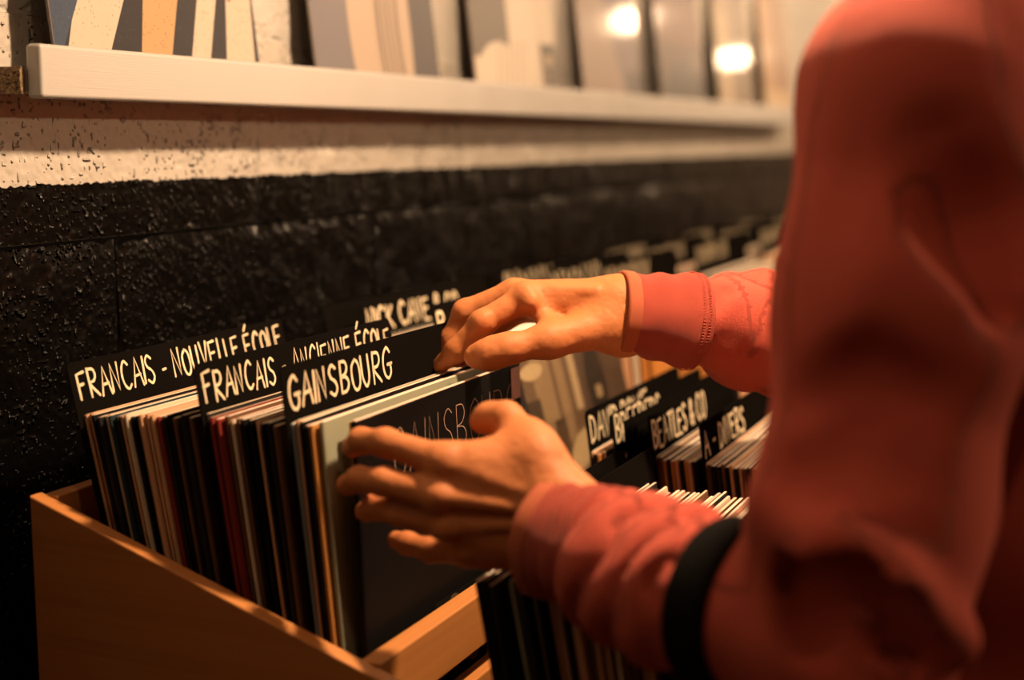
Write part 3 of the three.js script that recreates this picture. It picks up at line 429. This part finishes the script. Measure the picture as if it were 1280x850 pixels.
// arms, trunk, neck, head and legs under the clothes
const BD = new Field();
BD.add(LW, LE, 0.026, 0.036, 0.02).add(LE, LS, 0.036, 0.048, 0.02).add(RW, RE, 0.026, 0.036, 0.02).add(RE, RS, 0.036, 0.048, 0.02);
BD.add([1.0, 1.30, -0.03], [1.19, 1.30, -0.03], 0.095, 0.095, 0.05).add(LS, RS, 0.05, 0.05, 0.04).add([1.03, 1.08, -0.04], [1.17, 1.08, -0.04], 0.085, 0.085, 0.06).add([1.02, 0.92, -0.03], [1.18, 0.92, -0.03], 0.08, 0.08, 0.05);
BD.add(chest, belly, 0.1, 0.1, 0.05).add([1.09, 1.42, -0.06], [1.075, 1.565, -0.055], 0.062, 0.055, 0.03);
BD.add([1.02, 0.88, -0.03], [1.00, 0.48, -0.02], 0.08, 0.055, 0.03).add([1.00, 0.48, -0.02], [0.99, 0.07, 0.06], 0.052, 0.034, 0.02).add([1.18, 0.88, -0.03], [1.21, 0.48, 0.0], 0.08, 0.055, 0.03).add([1.21, 0.48, 0.0], [1.23, 0.07, 0.10], 0.052, 0.034, 0.02);
const HD = new Field(), hc = [1.055, 1.665, -0.04];
const hp = (r, u, f) => [hc[0] + r, hc[1] + u - f * 0.35, hc[2] - f * 0.94 - u * 0.2];
HD.add(hp(0, 0.03, -0.02), hp(0, 0.03, 0.02), 0.078, 0.074, 0.03).add(hp(0, -0.03, 0.03), hp(0, -0.085, 0.055), 0.062, 0.038, 0.03).add(hp(-0.03, -0.06, 0.03), hp(0.03, -0.06, 0.03), 0.04, 0.04, 0.02);
HD.add(hp(0, 0.0, 0.088), hp(0, -0.035, 0.108), 0.009, 0.013, 0.012).add(hp(-0.02, -0.068, 0.085), hp(0.02, -0.068, 0.085), 0.009, 0.009, 0.008).add(hp(-0.04, 0.02, 0.075), hp(0.04, 0.02, 0.075), 0.012, 0.012, 0.012);
for (const s of [-1, 1]) HD.add(hp(0.072 * s, 0.01, -0.012), hp(0.07 * s, -0.03, -0.002), 0.014, 0.009, 0.006);
HD.add(hp(-0.013, -0.075, 0.1), hp(0.013, -0.075, 0.1), 0.0035, 0.0035, 0.004, 1);
HD.add([1.085, 1.5, -0.07], hp(0, -0.06, -0.02), 0.058, 0.056, 0.03);
const body = mesh('body', mergeGeometries([BD.mesh([0.7, 0.0, -0.5], [1.55, 1.6, 0.36], 0.012), HD.mesh(...bounds(HD), 0.004), LH.mesh(...bounds(LH), 0.0017), RH.mesh(...bounds(RH), 0.0017)]), skin, person);
const nail = (p, n, up, w, l, label) => { const g = new THREE.SphereGeometry(1, 16, 12); g.scale(w, l, 0.0016); const m = mesh('fingernail', g, phys(0.62, 0.36, 0.24, 0.3, { clearcoat: 0.4 }), body); const z = V(n).normalize(), y = V(up).addScaledVector(z, -V(up).dot(z)).normalize(), x = y.clone().cross(z); m.quaternion.setFromRotationMatrix(new THREE.Matrix4().makeBasis(x, y, z)); m.position.set(...p); };
nail([1.1530, 1.1800, -0.569], [-0.62, 0.72, 0.05], [-0.25, -0.5, -0.4], 0.0058, 0.0070);
const hair = new Field(); hair.add(hp(0, 0.045, -0.035), hp(0, 0.055, 0.012), 0.083, 0.078, 0.03).add(hp(-0.03, -0.02, -0.05), hp(0.03, -0.02, -0.05), 0.055, 0.055, 0.03).add(hp(-0.05, 0.02, -0.02), hp(0.05, 0.02, -0.02), 0.04, 0.04, 0.03);
hair.extra = (x, y, z, d) => d + 0.006 * (noise3(x * 60, y * 25, z * 60) - 0.5);
mesh('hair', hair.mesh(...bounds(hair), 0.005), std(0.03, 0.018, 0.01, 0.6), person);
for (const s of [-1, 1]) { const e = mesh('eye', new THREE.SphereGeometry(0.011, 16, 12), std(0.7, 0.65, 0.6, 0.3), body); e.position.set(...hp(0.031 * s, 0.0, 0.071)); }

// sweatshirt: trunk and both sleeves in one cloth, folds as ridges and creases on it
const SW = new Field();
SW.add([0.99, 1.31, -0.045], [1.20, 1.31, -0.045], 0.118, 0.118, 0.06).add([1.0, 1.12, -0.035], [1.18, 1.12, -0.035], 0.122, 0.122, 0.08).add([1.0, 0.97, -0.035], [1.18, 0.97, -0.035], 0.118, 0.122, 0.05).add(chest, belly, 0.12, 0.125, 0.06);
SW.add(LS, [1.09, 1.425, -0.07], 0.066, 0.07, 0.05).add(RS, [1.09, 1.425, -0.07], 0.066, 0.07, 0.05);
SW.add(LS, [0.863, 1.2820, -0.121], 0.072, 0.073, 0.03).add([0.863, 1.2820, -0.121], [0.828, 1.1580, -0.132], 0.073, 0.066, 0.03).add([0.828, 1.1580, -0.132], LE, 0.066, 0.06, 0.03);
SW.add(LE, [0.829, 1.0920, -0.182], 0.058, 0.050, 0.016).add([0.829, 1.0920, -0.182], [0.841, 1.0890, -0.215], 0.050, 0.041, 0.012).add([0.841, 1.0890, -0.215], [0.858, 1.0920, -0.254], 0.041, 0.049, 0.01).add([0.858, 1.0920, -0.254], [0.875, 1.0980, -0.293], 0.052, 0.047, 0.016).add([0.875, 1.0980, -0.293], [0.886, 1.1010, -0.32], 0.047, 0.041, 0.016);
SW.add(RS, RE, 0.072, 0.062, 0.03).add(RE, [1.3420, 1.1880, -0.291], 0.060, 0.052, 0.02).add([1.3420, 1.1880, -0.291], [1.3000, 1.2020, -0.327], 0.054, 0.054, 0.016).add([1.3000, 1.2020, -0.327], [1.2690, 1.2110, -0.345], 0.053, 0.043, 0.012);
const ridge = (pts, r, k = 0.012) => { for (let i = 0; i + 1 < pts.length; i++) SW.add(pts[i], pts[i + 1], r * (i ? 1 : 0.6), r * (i + 2 < pts.length ? 1 : 0.6), k); };
const crease = (pts, r, k = 0.012) => { for (let i = 0; i + 1 < pts.length; i++) SW.add(pts[i], pts[i + 1], r * (i ? 1 : 0.5), r * (i + 2 < pts.length ? 1 : 0.5), k, 1); };
// bunched cloth: slanting folds that run round a stretch of sleeve; rounded ridges, sharp hollows
const BUNCH = [];
function bunch(a, b, amp, count, slant, phase, round) {
  const A = V(a), d = V(b).sub(A), L = d.length(); d.normalize();
  const u = new THREE.Vector3(0, 1.38, 0).setX(0).sub(A); u.addScaledVector(d, -u.dot(d)).normalize(); const v = d.clone().cross(u);   // u leans towards the aisle
  BUNCH.push({ a, d: d.toArray(), u: u.toArray(), v: v.toArray(), L, amp, count, slant, phase, round });
}
bunch([0.888, 1.1030, -0.329], [0.847, 1.0890, -0.229], 0.0085, 3.6, 0.34, 0.15, 0.085);
bunch([1.2700, 1.2100, -0.35], [1.3610, 1.1870, -0.272], 0.006, 2.2, 0.22, 0.3, 0.09);
// elbow and upper arm
ridge([[0.773, 1.1720, -0.173], [0.751, 1.1590, -0.14], [0.751, 1.1410, -0.108], [0.791, 1.1050, -0.072]], 0.017, 0.022);
crease([[0.761, 1.1540, -0.157], [0.745, 1.1440, -0.132], [0.75, 1.1280, -0.111], [0.765, 1.1040, -0.092]], 0.015, 0.014);
ridge([[0.761, 1.1380, -0.152], [0.749, 1.1260, -0.132], [0.753, 1.1210, -0.114]], 0.009, 0.014);
crease([[0.772, 1.1360, -0.164], [0.749, 1.1180, -0.147], [0.746, 1.0890, -0.13]], 0.012, 0.02);
crease([[0.779, 1.2360, -0.159], [0.767, 1.2490, -0.127], [0.778, 1.2400, -0.099]], 0.016, 0.03);
crease([[0.767, 1.2020, -0.16], [0.756, 1.2150, -0.132], [0.763, 1.2080, -0.104]], 0.014, 0.03);
crease([[0.811, 1.3770, -0.096], [0.818, 1.3330, -0.078], [0.821, 1.2890, -0.068]], 0.02, 0.03);
// right sleeve by the elbow: a soft fold and two dents
ridge([[1.3050, 1.2490, -0.309], [1.2730, 1.2150, -0.301], [1.2710, 1.1680, -0.295]], 0.010, 0.012);
crease([[1.2430, 1.2450, -0.332], [1.2320, 1.2370, -0.338]], 0.010, 0.016);
crease([[1.2320, 1.2270, -0.314], [1.2260, 1.1980, -0.317], [1.2340, 1.1680, -0.317]], 0.008, 0.016);
SW.extra = (x, y, z, d) => {
  if (d > 0.05 || d < -0.05) return d;
  const n = noise3(x * 22, y * 14, z * 22) - 0.5, m = noise3(x * 48 + 7, y * 36, z * 48) - 0.5; let e = d + 0.008 * n + 0.0012 * m;
  for (const q of BUNCH) {
    const px = x - q.a[0], py = y - q.a[1], pz = z - q.a[2], t = (px * q.d[0] + py * q.d[1] + pz * q.d[2]) / q.L; if (t < -0.1 || t > 1.1) continue;
    const cu = px * q.u[0] + py * q.u[1] + pz * q.u[2], cv = px * q.v[0] + py * q.v[1] + pz * q.v[2], rad = Math.hypot(cu, cv); if (rad > q.round) continue;
    const w = Math.min(1, Math.max(0, (t + 0.05) * 5)) * Math.min(1, Math.max(0, (1.05 - t) * 5)), an = cv / (rad + 1e-6), wob = noise3(an * 1.6 + 3, t * 2.2, cu / (rad + 1e-6) * 1.6 + q.phase * 9);
    const f = Math.abs(Math.sin(Math.PI * (t * q.count + q.slant * an * (1 + 0.5 * t) + 0.75 * wob + q.phase)));
    e -= q.amp * w * (Math.pow(f, 0.8) - 0.55) * (0.55 + 0.9 * wob);
  }
  const hx = x - neck[0], hz = z - neck[2] + 0.35 * (y - neck[1]); e = Math.max(e, -(Math.hypot(hx, hz, (y - 1.53) * 0.9) - 0.078));   // neck opening
  return Math.max(e, 0.945 - y);                                                                                                        // hem
};
const shirt = mesh('sweatshirt', SW.mesh([0.66, 0.92, -0.46], [1.50, 1.53, 0.28], 0.0052), fabric, person);
shirt.userData.label = 'coral red sweatshirt with bunched sleeves';
// ribbed cuffs turned from a profile round the forearm
function cuff(a, b, r0, r1, seed, seam) {
  const L = V(a).distanceTo(V(b)), prof = [[r0 - 0.006, 0.03], [r0 - 0.005, 0.008], [r0 - 0.0035, 0.0015], [r0 - 0.001, 0], [r0 + 0.0005, 0.003], [r0 + 0.0008, 0.012]];
  for (let i = 1; i <= 14; i++) prof.push([mix(r0, r1, i / 14) + 0.0012 * Math.sin(i * 1.1 + seed), mix(0.012, L, i / 14)]);
  prof.push([r1 - 0.004, L + 0.004]);
  const place = (g) => { const y = V(b).sub(V(a)).normalize(), q = new THREE.Quaternion().setFromUnitVectors(new THREE.Vector3(0, 1, 0), y); g.applyQuaternion(q); g.translate(...a); return g; };
  const warp = (g, amp) => { const p = g.attributes.position; for (let i = 0; i < p.count; i++) { const x = p.getX(i), y = p.getY(i), z = p.getZ(i), an = Math.atan2(z, x), k = 1 + amp * (noise3(Math.cos(an) * 2 + 5, Math.sin(an) * 2 + 5, y * 30 + seed) - 0.5); p.setX(i, x * k); p.setZ(i, z * k); } g.computeVertexNormals(); return g; };
  const c = mesh('cuff', place(warp(new THREE.LatheGeometry(prof.map((p) => new THREE.Vector2(...p)), 96), 0.10)), fabric, shirt);
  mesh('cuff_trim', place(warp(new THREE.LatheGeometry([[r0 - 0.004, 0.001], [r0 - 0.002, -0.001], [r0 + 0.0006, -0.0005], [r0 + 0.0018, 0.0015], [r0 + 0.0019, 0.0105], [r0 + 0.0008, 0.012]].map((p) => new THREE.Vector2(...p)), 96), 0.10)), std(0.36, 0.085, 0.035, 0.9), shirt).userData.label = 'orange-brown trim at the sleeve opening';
  if (seam) {
    const st = []; for (let i = 0; i < 110; i++) { const an = i / 110 * Math.PI * 2; for (const dy of [-0.0042, 0.0012]) { const s = new THREE.CapsuleGeometry(0.00035, 0.0022, 3, 6); s.translate(0, 0, 0); s.rotateZ(0.2); s.translate(r1 + (dy < 0 ? 0.0004 : -0.0002), L + dy - 0.003, 0); s.rotateY(an); st.push(s); } }
    mesh('seam_stitching', place(warp(mergeGeometries(st), 0.10)), std(0.5, 0.10, 0.07, 0.8), shirt);
  }
}
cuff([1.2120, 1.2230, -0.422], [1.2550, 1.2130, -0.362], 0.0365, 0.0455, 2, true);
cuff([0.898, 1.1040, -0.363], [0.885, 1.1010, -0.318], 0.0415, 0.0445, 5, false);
{ // dark band round the left sleeve below the elbow
  const a = [0.835, 1.0890, -0.199], b = [0.847, 1.0890, -0.228], L = V(a).distanceTo(V(b)), g = new THREE.LatheGeometry([[0.049, 0], [0.0545, 0.001], [0.0570, 0.005], [0.0570, L - 0.005], [0.0545, L - 0.001], [0.049, L]].map((p) => new THREE.Vector2(...p)), 72);
  g.applyQuaternion(new THREE.Quaternion().setFromUnitVectors(new THREE.Vector3(0, 1, 0), V(b).sub(V(a)).normalize())); g.translate(...a);
  mesh('arm_band', g, phys(0.005, 0.0045, 0.004, 0.7, { specularIntensity: 0.12 }), person).userData.label = 'wide black band round the left sleeve';
}
const TR = new Field(); TR.add([1.02, 0.96, -0.035], [1.18, 0.96, -0.035], 0.112, 0.112, 0.06).add([1.02, 0.90, -0.03], [1.00, 0.48, -0.02], 0.098, 0.075, 0.04).add([1.00, 0.48, -0.02], [0.99, 0.10, 0.06], 0.072, 0.062, 0.03).add([1.18, 0.90, -0.03], [1.21, 0.48, 0.0], 0.098, 0.075, 0.04).add([1.21, 0.48, 0.0], [1.23, 0.10, 0.10], 0.072, 0.062, 0.03);
TR.extra = (x, y, z, d) => Math.max(d + 0.006 * (noise3(x * 30, y * 20, z * 30) - 0.5), y - 0.99, 0.055 - y);
mesh('trousers', TR.mesh([0.85, 0.03, -0.17], [1.36, 1.0, 0.2], 0.01), std(0.02, 0.022, 0.03, 0.9), person);
for (const [x, z] of [[0.99, 0.06], [1.23, 0.10]]) { const s = new Field(); s.add([x, 0.055, z + 0.03], [x, 0.05, z - 0.06], 0.05, 0.045, 0.03).add([x, 0.05, z - 0.06], [x, 0.035, z - 0.17], 0.045, 0.034, 0.03); s.extra = (a, b, c, d) => Math.max(d, 0.003 - b); mesh('shoe', s.mesh(...bounds(s), 0.006), std(0.03, 0.03, 0.03, 0.6), person); }

renderer.render(scene, camera);
